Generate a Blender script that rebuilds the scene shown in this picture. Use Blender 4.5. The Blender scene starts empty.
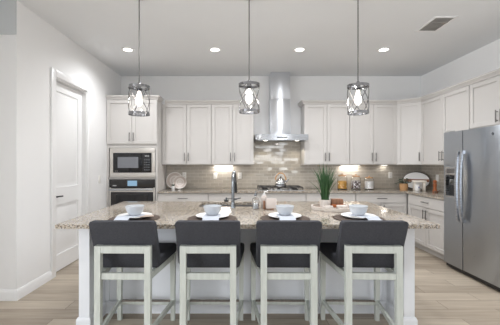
import bpy, bmesh, math, random
from mathutils import Vector, Matrix
random.seed(11)
S = bpy.context.scene
COL = S.collection
PI = math.pi

# ------------------------------------------------------------------ camera
cd = bpy.data.cameras.new('camera')
cam = bpy.data.objects.new('camera', cd); COL.objects.link(cam)
cam.location = (0, 0, 1.40)
cam.rotation_euler = (PI/2, 0, 0)
cd.sensor_width = 36.0
cd.lens = 36.0*310/500
cd.shift_x = 0.020
cd.clip_start = 0.05
S.camera = cam
# ------------------------------------------------------------------ world, exposure, window light
S.view_settings.view_transform = 'Standard'
S.view_settings.look = 'None'
S.view_settings.gamma = 1.0
S.view_settings.use_curve_mapping = False
S.view_settings.exposure = 0.08
w = bpy.data.worlds.new('sky'); S.world = w; w.use_nodes = True
bg = w.node_tree.nodes['Background']
bg.inputs[0].default_value = (0.80, 0.90, 1.0, 1); bg.inputs[1].default_value = .3

def area(name, loc, rot, sx, sy, power, col):
    l = bpy.data.lights.new(name, 'AREA'); l.shape = 'RECTANGLE'
    l.size = sx; l.size_y = sy; l.energy = power; l.color = col
    o = bpy.data.objects.new(name, l); COL.objects.link(o)
    o.location = loc; o.rotation_euler = rot
    return o
CAN_NEAR, FILL_MID, FILL_FAR = 66, 54, 4
CANCOL = (.98, .985, 1.0)
def can_beam(name, x, y, e):
    l = bpy.data.lights.new(name, 'SPOT'); l.energy = e; l.spot_size = 2.8; l.spot_blend = 1; l.shadow_soft_size = .06; l.color = CANCOL
    o = bpy.data.objects.new(name, l); COL.objects.link(o); o.location = (x, y, 3.05-.03)
DAY = (0.945, 0.97, 1.0)
# daylight entering by the windows of the room behind the camera
area('daylight_window', (1.80, -3.86, 1.62), (PI/2, 0, 0), 1.5, 1.0, 44, DAY)
area('daylight_patio', (-2.6, -3.86, 1.25), (PI/2, 0, 0), 3.6, 2.3, 5, DAY)
area('daylight_side', (-5.86, -1.9, 1.5), (PI/2, 0, -PI/2), 3.4, 1.8, 265, DAY)

# ------------------------------------------------------------------ materials
def newmat(name):
    m = bpy.data.materials.new(name); m.use_nodes = True
    nt = m.node_tree
    return m, nt, nt.nodes['Principled BSDF']
def srgb(r, g, b):
    f = lambda c: (c/255/12.92) if c/255 <= .04045 else ((c/255+.055)/1.055)**2.4
    return (f(r), f(g), f(b), 1)
def N(nt, t, **kw):
    n = nt.nodes.new(t)
    for k, v in kw.items(): setattr(n, k, v)
    return n
def plain(name, col, rough=.5, metal=0, noise=0.0, scale=20, spec=.5, bump=0, coat=0):
    m, nt, p = newmat(name)
    p.inputs['Base Color'].default_value = col
    p.inputs['Roughness'].default_value = rough
    p.inputs['Metallic'].default_value = metal
    p.inputs['Specular IOR Level'].default_value = spec
    p.inputs['Coat Weight'].default_value = coat
    tc = N(nt, 'ShaderNodeTexCoord')
    nz = N(nt, 'ShaderNodeTexNoise'); nz.inputs['Scale'].default_value = scale; nz.inputs['Detail'].default_value = 4
    nt.links.new(tc.outputs['Object'], nz.inputs['Vector'])
    if noise:
        mx = N(nt, 'ShaderNodeMix', data_type='RGBA')
        mx.inputs[6].default_value = tuple(c*(1-noise) for c in col[:3])+(1,)
        mx.inputs[7].default_value = tuple(min(1, c*(1+noise)) for c in col[:3])+(1,)
        nt.links.new(nz.outputs['Fac'], mx.inputs[0]); nt.links.new(mx.outputs[2], p.inputs['Base Color'])
    if bump:
        b = N(nt, 'ShaderNodeBump'); b.inputs['Strength'].default_value = bump; b.inputs['Distance'].default_value = .005
        nt.links.new(nz.outputs['Fac'], b.inputs['Height']); nt.links.new(b.outputs[0], p.inputs['Normal'])
    return m
def ramp(nt, stops, interp='LINEAR'):
    r = N(nt, 'ShaderNodeValToRGB'); cr = r.color_ramp; cr.interpolation = interp
    while len(cr.elements) < len(stops): cr.elements.new(.5)
    for e, (p, c) in zip(cr.elements, stops): e.position = p; e.color = c
    return r
def glass(name, col=(1, 1, 1, 1), rough=0.0, ior=1.45):
    m, nt, p = newmat(name)
    p.inputs['Base Color'].default_value = col; p.inputs['Roughness'].default_value = rough
    p.inputs['Transmission Weight'].default_value = 1.0; p.inputs['IOR'].default_value = ior
    return m
def emit(name, col, s):
    m, nt, p = newmat(name)
    p.inputs['Base Color'].default_value = (.05, .05, .05, 1)
    p.inputs['Emission Color'].default_value = col; p.inputs['Emission Strength'].default_value = s
    return m

def floor_mat():
    m, nt, p = newmat('wood_look_plank')
    g = N(nt, 'ShaderNodeNewGeometry')
    br = N(nt, 'ShaderNodeTexBrick'); br.offset = .37; br.offset_frequency = 2
    br.inputs['Color1'].default_value = (0, 0, 0, 1); br.inputs['Color2'].default_value = (1, 1, 1, 1)
    br.inputs['Mortar'].default_value = (.5, .5, .5, 1)
    br.inputs['Scale'].default_value = 1; br.inputs['Mortar Size'].default_value = .002
    br.inputs['Brick Width'].default_value = 1.22; br.inputs['Row Height'].default_value = .185
    nt.links.new(g.outputs['Position'], br.inputs['Vector'])
    mp = N(nt, 'ShaderNodeMapping'); mp.inputs['Scale'].default_value = (1.6, 18, 1)
    nt.links.new(g.outputs['Position'], mp.inputs['Vector'])
    ad = N(nt, 'ShaderNodeVectorMath', operation='ADD')
    sc = N(nt, 'ShaderNodeVectorMath', operation='SCALE'); sc.inputs['Scale'].default_value = 37
    nt.links.new(br.outputs['Color'], sc.inputs[0]); nt.links.new(mp.outputs[0], ad.inputs[0]); nt.links.new(sc.outputs[0], ad.inputs[1])
    nz = N(nt, 'ShaderNodeTexNoise'); nz.inputs['Scale'].default_value = 1; nz.inputs['Detail'].default_value = 6; nz.inputs['Distortion'].default_value = .6
    nt.links.new(ad.outputs[0], nz.inputs['Vector'])
    mixf = N(nt, 'ShaderNodeMath', operation='MULTIPLY_ADD'); mixf.inputs[1].default_value = .42
    nt.links.new(br.outputs['Color'], mixf.inputs[0])
    mf2 = N(nt, 'ShaderNodeMath', operation='MULTIPLY'); mf2.inputs[1].default_value = .75
    nt.links.new(nz.outputs['Fac'], mf2.inputs[0]); nt.links.new(mf2.outputs[0], mixf.inputs[2])
    r = ramp(nt, [(.18, srgb(132, 119, 104)), (.5, srgb(164, 151, 135)), (.85, srgb(190, 178, 161))])
    nt.links.new(mixf.outputs[0], r.inputs[0])
    mo = N(nt, 'ShaderNodeMix', data_type='RGBA'); mo.inputs[7].default_value = srgb(96, 84, 76)
    nt.links.new(br.outputs['Fac'], mo.inputs[0]); nt.links.new(r.outputs[0], mo.inputs[6])
    nt.links.new(mo.outputs[2], p.inputs['Base Color'])
    p.inputs['Roughness'].default_value = .42
    return m
def tile_mat():
    m, nt, p = newmat('glossy_subway_tile')
    g = N(nt, 'ShaderNodeNewGeometry')
    sx = N(nt, 'ShaderNodeSeparateXYZ'); nt.links.new(g.outputs['Position'], sx.inputs[0])
    a = N(nt, 'ShaderNodeMath', operation='ADD'); nt.links.new(sx.outputs[0], a.inputs[0]); nt.links.new(sx.outputs[1], a.inputs[1])
    cx = N(nt, 'ShaderNodeCombineXYZ'); nt.links.new(a.outputs[0], cx.inputs[0]); nt.links.new(sx.outputs[2], cx.inputs[1])
    br = N(nt, 'ShaderNodeTexBrick'); br.offset = .5
    br.inputs['Color1'].default_value = (0, 0, 0, 1); br.inputs['Color2'].default_value = (1, 1, 1, 1)
    br.inputs['Mortar'].default_value = (.5, .5, .5, 1)
    br.inputs['Scale'].default_value = 1; br.inputs['Mortar Size'].default_value = .0035; br.inputs['Mortar Smooth'].default_value = .3
    br.inputs['Brick Width'].default_value = .155; br.inputs['Row Height'].default_value = .0595
    nt.links.new(cx.outputs[0], br.inputs['Vector'])
    r = ramp(nt, [(0, srgb(172, 165, 155)), (1, srgb(188, 181, 170))]); nt.links.new(br.outputs['Color'], r.inputs[0])
    mo = N(nt, 'ShaderNodeMix', data_type='RGBA'); mo.inputs[7].default_value = srgb(200, 195, 187)
    nt.links.new(br.outputs['Fac'], mo.inputs[0]); nt.links.new(r.outputs[0], mo.inputs[6])
    nt.links.new(mo.outputs[2], p.inputs['Base Color'])
    sn = N(nt, 'ShaderNodeMath', operation='MULTIPLY'); sn.inputs[1].default_value = 57; nt.links.new(br.outputs['Color'], sn.inputs[0])
    s1 = N(nt, 'ShaderNodeMath', operation='SINE'); nt.links.new(sn.outputs[0], s1.inputs[0])
    s2 = N(nt, 'ShaderNodeMath', operation='COSINE'); nt.links.new(sn.outputs[0], s2.inputs[0])
    cv = N(nt, 'ShaderNodeCombineXYZ'); nt.links.new(s1.outputs[0], cv.inputs[0]); nt.links.new(s2.outputs[0], cv.inputs[2])
    sc = N(nt, 'ShaderNodeVectorMath', operation='SCALE'); sc.inputs['Scale'].default_value = .022; nt.links.new(cv.outputs[0], sc.inputs[0])
    bp = N(nt, 'ShaderNodeBump'); bp.inputs['Strength'].default_value = .6; bp.inputs['Distance'].default_value = .002; bp.invert = True
    nt.links.new(br.outputs['Fac'], bp.inputs['Height'])
    ad = N(nt, 'ShaderNodeVectorMath', operation='ADD'); nt.links.new(bp.outputs[0], ad.inputs[0]); nt.links.new(sc.outputs[0], ad.inputs[1])
    nm = N(nt, 'ShaderNodeVectorMath', operation='NORMALIZE'); nt.links.new(ad.outputs[0], nm.inputs[0])
    nt.links.new(nm.outputs[0], p.inputs['Normal'])
    rr = N(nt, 'ShaderNodeMapRange'); rr.inputs[3].default_value = .05; rr.inputs[4].default_value = .6
    nt.links.new(br.outputs['Fac'], rr.inputs[0]); nt.links.new(rr.outputs[0], p.inputs['Roughness'])
    return m
def granite_mat():
    m, nt, p = newmat('speckled_granite')
    g = N(nt, 'ShaderNodeNewGeometry')
    def noise(sc, det=3, rough=.6):
        n = N(nt, 'ShaderNodeTexNoise'); n.inputs['Scale'].default_value = sc; n.inputs['Detail'].default_value = det; n.inputs['Roughness'].default_value = rough
        nt.links.new(g.outputs['Position'], n.inputs['Vector']); return n
    n1 = noise(7, 4); r1 = ramp(nt, [(.3, srgb(160, 148, 131)), (.5, srgb(177, 165, 148)), (.7, srgb(190, 180, 166))])
    nt.links.new(n1.outputs['Fac'], r1.inputs[0])
    v = N(nt, 'ShaderNodeTexVoronoi'); v.inputs['Scale'].default_value = 130; nt.links.new(g.outputs['Position'], v.inputs['Vector'])
    rv = ramp(nt, [(0, (0, 0, 0, 1)), (.16, (0, 0, 0, 1)), (.2, (1, 1, 1, 1))]); 
    sep = N(nt, 'ShaderNodeSeparateColor'); nt.links.new(v.outputs['Color'], sep.inputs[0]); nt.links.new(sep.outputs[0], rv.inputs[0])
    m1 = N(nt, 'ShaderNodeMix', data_type='RGBA'); m1.inputs[6].default_value = srgb(58, 58, 62)
    nt.links.new(rv.outputs[0], m1.inputs[0]); nt.links.new(r1.outputs[0], m1.inputs[7])
    rv2 = ramp(nt, [(0, (0, 0, 0, 1)), (.22, (0, 0, 0, 1)), (.26, (1, 1, 1, 1))]); nt.links.new(sep.outputs[1], rv2.inputs[0])
    m2 = N(nt, 'ShaderNodeMix', data_type='RGBA'); m2.inputs[6].default_value = srgb(116, 104, 92)
    nt.links.new(rv2.outputs[0], m2.inputs[0]); nt.links.new(m1.outputs[2], m2.inputs[7])
    rv3 = ramp(nt, [(0, (0, 0, 0, 1)), (.2, (0, 0, 0, 1)), (.24, (1, 1, 1, 1))]); nt.links.new(sep.outputs[2], rv3.inputs[0])
    m3 = N(nt, 'ShaderNodeMix', data_type='RGBA'); m3.inputs[6].default_value = srgb(186, 182, 176)
    nt.links.new(rv3.outputs[0], m3.inputs[0]); nt.links.new(m2.outputs[2], m3.inputs[7])
    nt.links.new(m3.outputs[2], p.inputs['Base Color'])
    p.inputs['Roughness'].default_value = .08; p.inputs['IOR'].default_value = 1.62
    return m
def steel_mat(name, col, rough, scale=(2, 2, 160), amt=.12):
    m, nt, p = newmat(name)
    tc = N(nt, 'ShaderNodeTexCoord'); mp = N(nt, 'ShaderNodeMapping'); mp.inputs['Scale'].default_value = scale
    nt.links.new(tc.outputs['Object'], mp.inputs[0])
    nz = N(nt, 'ShaderNodeTexNoise'); nz.inputs['Scale'].default_value = 3; nz.inputs['Detail'].default_value = 3
    nt.links.new(mp.outputs[0], nz.inputs['Vector'])
    rr = N(nt, 'ShaderNodeMapRange'); rr.inputs[3].default_value = rough-amt/2; rr.inputs[4].default_value = rough+amt/2
    nt.links.new(nz.outputs['Fac'], rr.inputs[0]); nt.links.new(rr.outputs[0], p.inputs['Roughness'])
    p.inputs['Base Color'].default_value = col; p.inputs['Metallic'].default_value = 1
    tg = N(nt, 'ShaderNodeTangent', direction_type='RADIAL', axis='Z'); nt.links.new(tg.outputs[0], p.inputs['Tangent'])
    p.inputs['Anisotropic'].default_value = .75; p.inputs['Anisotropic Rotation'].default_value = .25
    return m
def wood_mat(name, c0, c1, scale=(30, 30, 3), rough=.55):
    m, nt, p = newmat(name)
    tc = N(nt, 'ShaderNodeTexCoord'); mp = N(nt, 'ShaderNodeMapping'); mp.inputs['Scale'].default_value = scale
    nt.links.new(tc.outputs['Object'], mp.inputs[0])
    nz = N(nt, 'ShaderNodeTexNoise'); nz.inputs['Scale'].default_value = 1.5; nz.inputs['Detail'].default_value = 5; nz.inputs['Distortion'].default_value = .8
    nt.links.new(mp.outputs[0], nz.inputs['Vector'])
    r = ramp(nt, [(.3, c0), (.7, c1)]); nt.links.new(nz.outputs['Fac'], r.inputs[0]); nt.links.new(r.outputs[0], p.inputs['Base Color'])
    p.inputs['Roughness'].default_value = rough
    return m

M = {}
M['wall'] = plain('white_wall_paint', srgb(243, 243, 243), .6, noise=.01, scale=3, bump=.03)
M['ceiling'] = plain('ceiling_paint', srgb(234, 236, 238), .7, noise=.015, scale=2, bump=.03)
M['hallshade'] = plain('shade_grey', srgb(206, 210, 212), .6, noise=.01, scale=3)  # grey tone of the shade on the upper hall wall
M['trim'] = plain('white_trim_gloss', srgb(240, 240, 240), .35, noise=.01)
M['cab'] = plain('white_cabinet_paint', srgb(205, 202, 199), .38, noise=.01, scale=5)
M['cabdark'] = plain('toe_kick_paint', srgb(206, 204, 202), .5, noise=.01)
M['island'] = plain('cool_white_island_paint', srgb(234, 237, 242), .4, noise=.01, scale=5)
M['floor'] = floor_mat(); M['tile'] = tile_mat(); M['granite'] = granite_mat()
M['steel'] = steel_mat('brushed_steel', (.60, .61, .63, 1), .27)
M['steelh'] = steel_mat('brushed_steel_bright', (.50, .52, .555, 1), .28, (2, 2, 160))
M['steelwarm'] = steel_mat('satin_steel', (.74, .71, .67, 1), .36, (2, 2, 160))
M['hood'] = steel_mat('hood_steel', (.66, .68, .715, 1), .30, (2, 2, 40), .03)
M['keygrey'] = plain('key_grey', srgb(96, 98, 102), .4, noise=.05)
M['basin'] = steel_mat('basin_steel', (.26, .26, .27, 1), .35, (2, 2, 60))
M['fridge'] = steel_mat('fridge_steel', (.43, .46, .50, 1), .30, (2, 2, 120))
M['nickel'] = plain('brushed_nickel', (.20, .195, .19, 1), .32, 1, noise=.05)
M['chrome'] = plain('polished_chrome', (.62, .63, .65, 1), .08, 1, noise=.03)
M['pchrome'] = plain('smoky_chrome', (.31, .31, .32, 1), .12, 1, noise=.05)
M['gun'] = plain('dark_steel', (.22, .235, .25, 1), .25, 1, noise=.05)
M['black'] = plain('black_gloss', srgb(30, 30, 33), .12, noise=.05)
M['blackmat'] = plain('black_matte', srgb(28, 28, 29), .5, noise=.1)
M['smoke'] = plain('smoked_glass', srgb(122, 124, 130), .08, noise=.06, scale=5)
M['blackglass'] = plain('black_glass', srgb(44, 42, 42), .05, noise=.05)
M['fabric'] = plain('charcoal_fabric', srgb(68, 69, 74), .95, noise=.3, scale=90, spec=.2, bump=.35)
M['stoolwood'] = wood_mat('whitewashed_wood', srgb(190, 195, 189), srgb(205, 210, 204))
M['washed'] = wood_mat('worn_white_wood', srgb(196, 184, 174), srgb(226, 220, 214), (14, 14, 60))
M['band'] = wood_mat('dark_tan_wood', srgb(128, 84, 62), srgb(156, 108, 82))
M['brownwood'] = wood_mat('brown_wood', srgb(110, 76, 56), srgb(150, 108, 82))
M['foot'] = wood_mat('worn_footrest', srgb(116, 106, 98), srgb(150, 140, 130))
M['honey'] = wood_mat('honey_wood', srgb(172, 130, 88), srgb(198, 156, 112))
M['amber'] = wood_mat('reddish_wood', srgb(150, 82, 44), srgb(186, 112, 66))
M['cream'] = plain('cream_paint', srgb(243, 236, 225), .5, noise=.04)
M['white'] = plain('white_ceramic', srgb(240, 240, 240), .22, noise=.01)
M['bluebowl'] = plain('pale_blue_glaze', srgb(194, 198, 203), .2, noise=.03)
M['napkin'] = plain('pale_blue_linen', srgb(194, 200, 210), .9, noise=.06, scale=150, bump=.2)
M['tan'] = plain('taupe_linen', srgb(176, 160, 148), .9, noise=.3, scale=60, bump=.2)
M['mat'] = plain('dark_brown_weave', srgb(80, 67, 59), .85, noise=.45, scale=120, bump=.6)
M['stone'] = plain('pale_stone', srgb(206, 199, 193), .6, noise=.12, scale=40)
M['leaf'] = plain('grass_green', srgb(48, 84, 46), .5, noise=.4, scale=14)
M['leafdark'] = plain('sage_green', srgb(78, 94, 76), .6, noise=.35, scale=30)
M['pastel'] = plain('pale_pink_paper', srgb(196, 186, 180), .7, noise=.06)
def plate_mat(r):
    m, nt, p = newmat('ringed_stoneware')
    tc = N(nt, 'ShaderNodeTexCoord'); mp = N(nt, 'ShaderNodeMapping'); mp.inputs['Location'].default_value = (0, 0, -r)
    nt.links.new(tc.outputs['Object'], mp.inputs[0])
    ln = N(nt, 'ShaderNodeVectorMath', operation='LENGTH'); nt.links.new(mp.outputs[0], ln.inputs[0])
    dv = N(nt, 'ShaderNodeMath', operation='DIVIDE'); dv.inputs[1].default_value = r*1.05; nt.links.new(ln.outputs['Value'], dv.inputs[0])
    a, c = srgb(228, 220, 214), srgb(196, 180, 170)
    rp = ramp(nt, [(0, a), (.38, a), (.42, c), (.47, a), (.62, a), (.66, c), (.86, srgb(206, 194, 186)), (.93, srgb(238, 234, 230))])
    nt.links.new(dv.outputs[0], rp.inputs[0]); nt.links.new(rp.outputs[0], p.inputs['Base Color']); p.inputs['Roughness'].default_value = .3
    return m
M['grate'] = plain('cast_iron', srgb(48, 46, 46), .5, noise=.2)
M['glass'] = glass('clear_glass')
M['pasta'] = plain('amber_sweets', srgb(222, 158, 52), .5, noise=.5, scale=60, bump=.5)
M['sugar'] = plain('white_sugar', srgb(244, 242, 240), .9, noise=.03, scale=80)
M['outlet'] = plain('outlet_plastic', srgb(240, 238, 234), .3, noise=.01)
M['screen'] = emit('blue_screen', srgb(140, 180, 210), .8)
M['glyph'] = emit('white_digits', (1, 1, 1, 1), .4)
M['can'] = emit('downlight_glow', (1, .96, .90, 1), 6)
M['strip'] = emit('strip_glow', (1, .94, .86, 1), 6)
M['bulb'] = emit('bulb_glow', (1, .93, .82, 1), 7)
M['louver'] = plain('grey_louver', srgb(178, 176, 174), .5, noise=.05)
M['ring'] = plain('dark_rim', srgb(70, 66, 66), .4, .5, noise=.1)
def pebble_mat():
    m, nt, p = newmat('dark_and_white_pebbles')
    tc = N(nt, 'ShaderNodeTexCoord'); v = N(nt, 'ShaderNodeTexVoronoi'); v.inputs['Scale'].default_value = 52
    nt.links.new(tc.outputs['Object'], v.inputs['Vector'])
    sp = N(nt, 'ShaderNodeSeparateColor'); nt.links.new(v.outputs['Color'], sp.inputs[0])
    r = ramp(nt, [(0, srgb(60, 46, 44)), (.42, srgb(110, 92, 92)), (.5, srgb(228, 224, 224)), (1, srgb(240, 238, 238))]); nt.links.new(sp.outputs[0], r.inputs[0])
    nt.links.new(r.outputs[0], p.inputs['Base Color']); p.inputs['Roughness'].default_value = .5
    return m
M['pebble'] = pebble_mat()

# ------------------------------------------------------------------ mesh helpers
class MB:
    def __init__(s): s.bm = bmesh.new()
    def box(s, x0, x1, y0, y1, z0, z1, bev=0, seg=2):
        vs = [s.bm.verts.new((x, y, z)) for x in (x0, x1) for y in (y0, y1) for z in (z0, z1)]
        F = [(0, 1, 3, 2), (4, 6, 7, 5), (0, 4, 5, 1), (2, 3, 7, 6), (0, 2, 6, 4), (1, 5, 7, 3)]
        fs = [s.bm.faces.new([vs[i] for i in f]) for f in F]
        if bev:
            es = list({e for f in fs for e in f.edges})
            bmesh.ops.bevel(s.bm, geom=es, offset=bev, segments=seg, profile=.5, affect='EDGES', clamp_overlap=True)
        return s
    def prism(s, pts, lo, hi, axis='z', bev=0, seg=2):
        def mk(a, b, c): return {'z': (a, b, c), 'y': (a, c, b), 'x': (c, a, b)}[axis]
        A = [s.bm.verts.new(mk(p[0], p[1], lo)) for p in pts]
        B = [s.bm.verts.new(mk(p[0], p[1], hi)) for p in pts]
        n = len(pts); fs = [s.bm.faces.new(A[::-1]), s.bm.faces.new(B)]
        for i in range(n):
            fs.append(s.bm.faces.new((A[i], A[(i+1) % n], B[(i+1) % n], B[i])))
        if bev:
            es = list({e for f in fs[:2] for e in f.edges})
            bmesh.ops.bevel(s.bm, geom=es, offset=bev, segments=seg, profile=.5, affect='EDGES', clamp_overlap=True)
        return s
    def hexa(s, p):   # 8 points: bottom 4 ccw, top 4 ccw
        v = [s.bm.verts.new(q) for q in p]
        for f in [(3, 2, 1, 0), (4, 5, 6, 7), (0, 1, 5, 4), (1, 2, 6, 5), (2, 3, 7, 6), (3, 0, 4, 7)]:
            s.bm.faces.new([v[i] for i in f])
        return s
    def bar(s, p0, p1, a, b):   # rectangular bar; a = horizontal width, b = other width
        p0 = Vector(p0); p1 = Vector(p1); d = (p1-p0).normalized()
        u = d.cross(Vector((0, 0, 1)))
        if u.length < .2: u = Vector((1, 0, 0))
        u.normalize(); v = u.cross(d).normalized()
        q = [(-1, -1), (1, -1), (1, 1), (-1, 1)]
        return s.hexa([p0+u*x*a/2+v*y*b/2 for x, y in q]+[p1+u*x*a/2+v*y*b/2 for x, y in q])
    def tube(s, pts, r, n=10, closed=False, caps=True):
        pts = [Vector(p) for p in pts]; m = len(pts)
        rs = r if isinstance(r, (list, tuple)) else [r]*m
        rings = []; up = None
        for i, p in enumerate(pts):
            a = pts[i-1] if (i > 0 or closed) else p
            b = pts[(i+1) % m] if (i < m-1 or closed) else p
            d = (b-a).normalized()
            if up is None:
                up = d.cross(Vector((0, 0, 1)))
                if up.length < .1: up = d.cross(Vector((1, 0, 0)))
            up = (up-d*up.dot(d)).normalized(); v = d.cross(up)
            rings.append([s.bm.verts.new(p+(up*math.cos(2*PI*k/n)+v*math.sin(2*PI*k/n))*rs[i]) for k in range(n)])
        for i in range(m if closed else m-1):
            A = rings[i]; B = rings[(i+1) % m]
            for k in range(n): s.bm.faces.new((A[k], A[(k+1) % n], B[(k+1) % n], B[k]))
        if caps and not closed:
            s.bm.faces.new(rings[0][::-1]); s.bm.faces.new(rings[-1])
        return s
    def cyl(s, p0, p1, r, n=16): return s.tube([p0, p1], r, n)
    def lathe(s, prof, c=(0, 0, 0), n=32, closed=False, wob=None):
        c = Vector(c); rings = []
        for (r, z) in prof:
            if r < 1e-6: rings.append([s.bm.verts.new(c+Vector((0, 0, z)))])
            else:
                rings.append([s.bm.verts.new(c+Vector(((r+(wob(k, r) if wob else 0))*math.cos(2*PI*k/n), (r+(wob(k, r) if wob else 0))*math.sin(2*PI*k/n), z))) for k in range(n)])
        m = len(rings)
        for i in range(m if closed else m-1):
            A = rings[i]; B = rings[(i+1) % m]
            if len(A) == 1 and len(B) == 1: continue
            for k in range(n):
                k2 = (k+1) % n
                if len(A) == 1: s.bm.faces.new((A[0], B[k2], B[k]))
                elif len(B) == 1: s.bm.faces.new((A[k], A[k2], B[0]))
                else: s.bm.faces.new((A[k], A[k2], B[k2], B[k]))
        return s
    def sphere(s, c, r, sz=1, n=16):
        prof = [(r*math.sin(PI*i/10), -r*sz*math.cos(PI*i/10)) for i in range(11)]
        prof[0] = (0, -r*sz); prof[-1] = (0, r*sz)
        return s.lathe(prof, c, n)
    def sweep(s, path, prof):    # prof = closed list of (outwards, z); outwards = right-hand side of the path
        P = [Vector((p[0], p[1])) for p in path]; n = len(P); rings = []
        for i in range(n):
            d0 = (P[i]-P[i-1]).normalized() if i else None
            d1 = (P[i+1]-P[i]).normalized() if i < n-1 else None
            d0 = d0 or d1; d1 = d1 or d0
            n0 = Vector((d0.y, -d0.x)); n1 = Vector((d1.y, -d1.x))
            mn = (n0+n1).normalized(); mn = mn/max(.3, mn.dot(n0))
            rings.append([s.bm.verts.new((P[i].x+mn.x*o, P[i].y+mn.y*o, z)) for o, z in prof])
        k = len(prof)
        for i in range(n-1):
            for j in range(k):
                s.bm.faces.new((rings[i][j], rings[i+1][j], rings[i+1][(j+1) % k], rings[i][(j+1) % k]))
        s.bm.faces.new(rings[0]); s.bm.faces.new(rings[-1][::-1])
        return s
    def move(s, f):
        for v in s.bm.verts: v.co = Vector(f(v.co))
        return s
    def build(s, name, mat, parent=None, smooth=True, ang=.6):
        bmesh.ops.recalc_face_normals(s.bm, faces=s.bm.faces[:])
        me = bpy.data.meshes.new(name); s.bm.to_mesh(me); s.bm.free()
        me.materials.append(M[mat] if isinstance(mat, str) else mat)
        if smooth:
            me.shade_smooth(); me.set_sharp_from_angle(angle=ang)
        o = bpy.data.objects.new(name, me); COL.objects.link(o)
        if parent: o.parent = parent
        return o
def tag(o, label=None, cat=None, group=None, kind=None):
    if label: o['label'] = label
    if cat: o['category'] = cat
    if group: o['group'] = group
    if kind: o['kind'] = kind
    return o
def thing(name, label, cat, loc=(0, 0, 0), rz=0, group=None):
    o = bpy.data.objects.new(name, None); COL.objects.link(o)
    o.empty_display_size = .1
    o.location = loc; o.rotation_euler = (0, 0, rz)
    return tag(o, label, cat, group)
def struct(name, mb, mat, parent=None, **k):
    o = mb.build(name, mat, parent, **k)
    if not parent: o['kind'] = 'structure'
    return o
def dup(root, loc, rz=0, label=None):
    r = root.copy(); COL.objects.link(r); r.location = loc; r.rotation_euler = (0, 0, rz)
    if label: r['label'] = label
    def rec(src, dst):
        for ch in [c for c in COL.objects if c.parent == src]:
            c = ch.copy(); COL.objects.link(c); c.parent = dst; rec(ch, c)
    rec(root, r)
    return r
def rrect(x0, x1, z0, z1, r, seg=5, only=None):
    pts = []
    for cx, cz, a0, nm in ((x1-r, z0+r, -PI/2, 'b'), (x1-r, z1-r, 0, 't'), (x0+r, z1-r, PI/2, 't'), (x0+r, z0+r, PI, 'b')):
        for i in range(seg+1):
            a = a0+PI/2*i/seg; pts.append((cx+r*math.cos(a), cz+r*math.sin(a)))
    return pts

# ------------------------------------------------------------------ room shell
XL, XR, YB, H = -2.27, 3.46, 5.92, 3.05
YN = 3.15
struct('floor', MB().box(-6, XR+.12, -4.0, YB+.12, -.1, 0), 'floor')
struct('ceiling', MB().box(-6.12, XR+.12, -4.12, YB+.12, H, H+.1), 'ceiling')
struct('wall_back', MB().box(XL-.12, XR+.12, YB, YB+.12, 0, H), 'wall')
struct('wall_right', MB().box(XR, XR+.12, -4.0, YB, 0, H), 'wall')
DY0, DY1, DH = 3.80, 4.586, 2.45
struct('wall_left', MB().box(XL-.12, XL, YN, DY0, 0, H).box(XL-.12, XL, DY1, YB, 0, H).box(XL-.12, XL, DY0, DY1, DH, H), 'wall')
struct('wall_hall', MB().box(-6, XL-.12, YN, YN+.12, 0, H), 'wall')
struct('wall_light_block', MB().box(-3.0, -2.9, 1.5, YN, 0, H), 'wall')  # added unseen wall, keeps side window light off the hall wall
struct('shade_band', MB().box(-6, XL, YN-.012, YN, 2.70, H), 'hallshade')  # thin panel, shadow band of the upper hall wall put in as colour
struct('wall_far_left', MB().box(-6.12, -6, -4.0, -3.7, 0, H).box(-6.12, -6, -.1, YN+.12, 0, H).box(-6.12, -6, -3.7, -.1, 2.45, H).box(-6.12, -6, -3.7, -.1, 0, .55), 'wall')
struct('wall_rear', MB().box(-6.12, -4.45, -4.12, -4, 0, H).box(-.75, .85, -4.12, -4, 0, H).box(2.75, XR+.12, -4.12, -4, 0, H)
       .box(-4.45, -.75, -4.12, -4, 2.45, H).box(.85, 2.75, -4.12, -4, 2.4, H).box(.85, 2.75, -4.12, -4, 0, .9), 'wall')
def frame_win(name, x0, x1, z0, z1, n):
    b = MB()
    b.box(x0, x1, -4.08, -4.02, z0, z0+.05).box(x0, x1, -4.08, -4.02, z1-.05, z1)
    for i in range(n+1):
        x = x0+.025+(x1-x0-.05)*i/n; b.box(x-.025, x+.025, -4.08, -4.02, z0+.05, z1-.05)
    struct(name, b, 'trim')
frame_win('window_1', .85, 2.75, .9, 2.4, 2)
frame_win('window_2', -4.45, -.75, 0, 2.45, 3)
struct('window_3', MB().box(-6.09, -6.03, -3.7, -.1, .55, .6).box(-6.09, -6.03, -3.7, -.1, 2.4, 2.45).box(-6.09, -6.03, -3.7, -3.65, .6, 2.4)
       .box(-6.09, -6.03, -.15, -.1, .6, 2.4).box(-6.09, -6.03, -1.93, -1.87, .6, 2.4), 'trim')
# baseboards: profile swept round the corner of the left wall
BP = [(0, 0), (.016, 0), (.016, .082), (.011, .092), (.007, .105), (0, .108)]
struct('baseboard_left', MB().sweep([(XL, DY0-.09), (XL, YN), (-6, YN)][::-1], [(o, z) for o, z in BP]), 'trim')
struct('baseboard_back', MB().sweep([(XL, 5.27), (XL, DY1+.09)][::-1], BP), 'trim')
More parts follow.
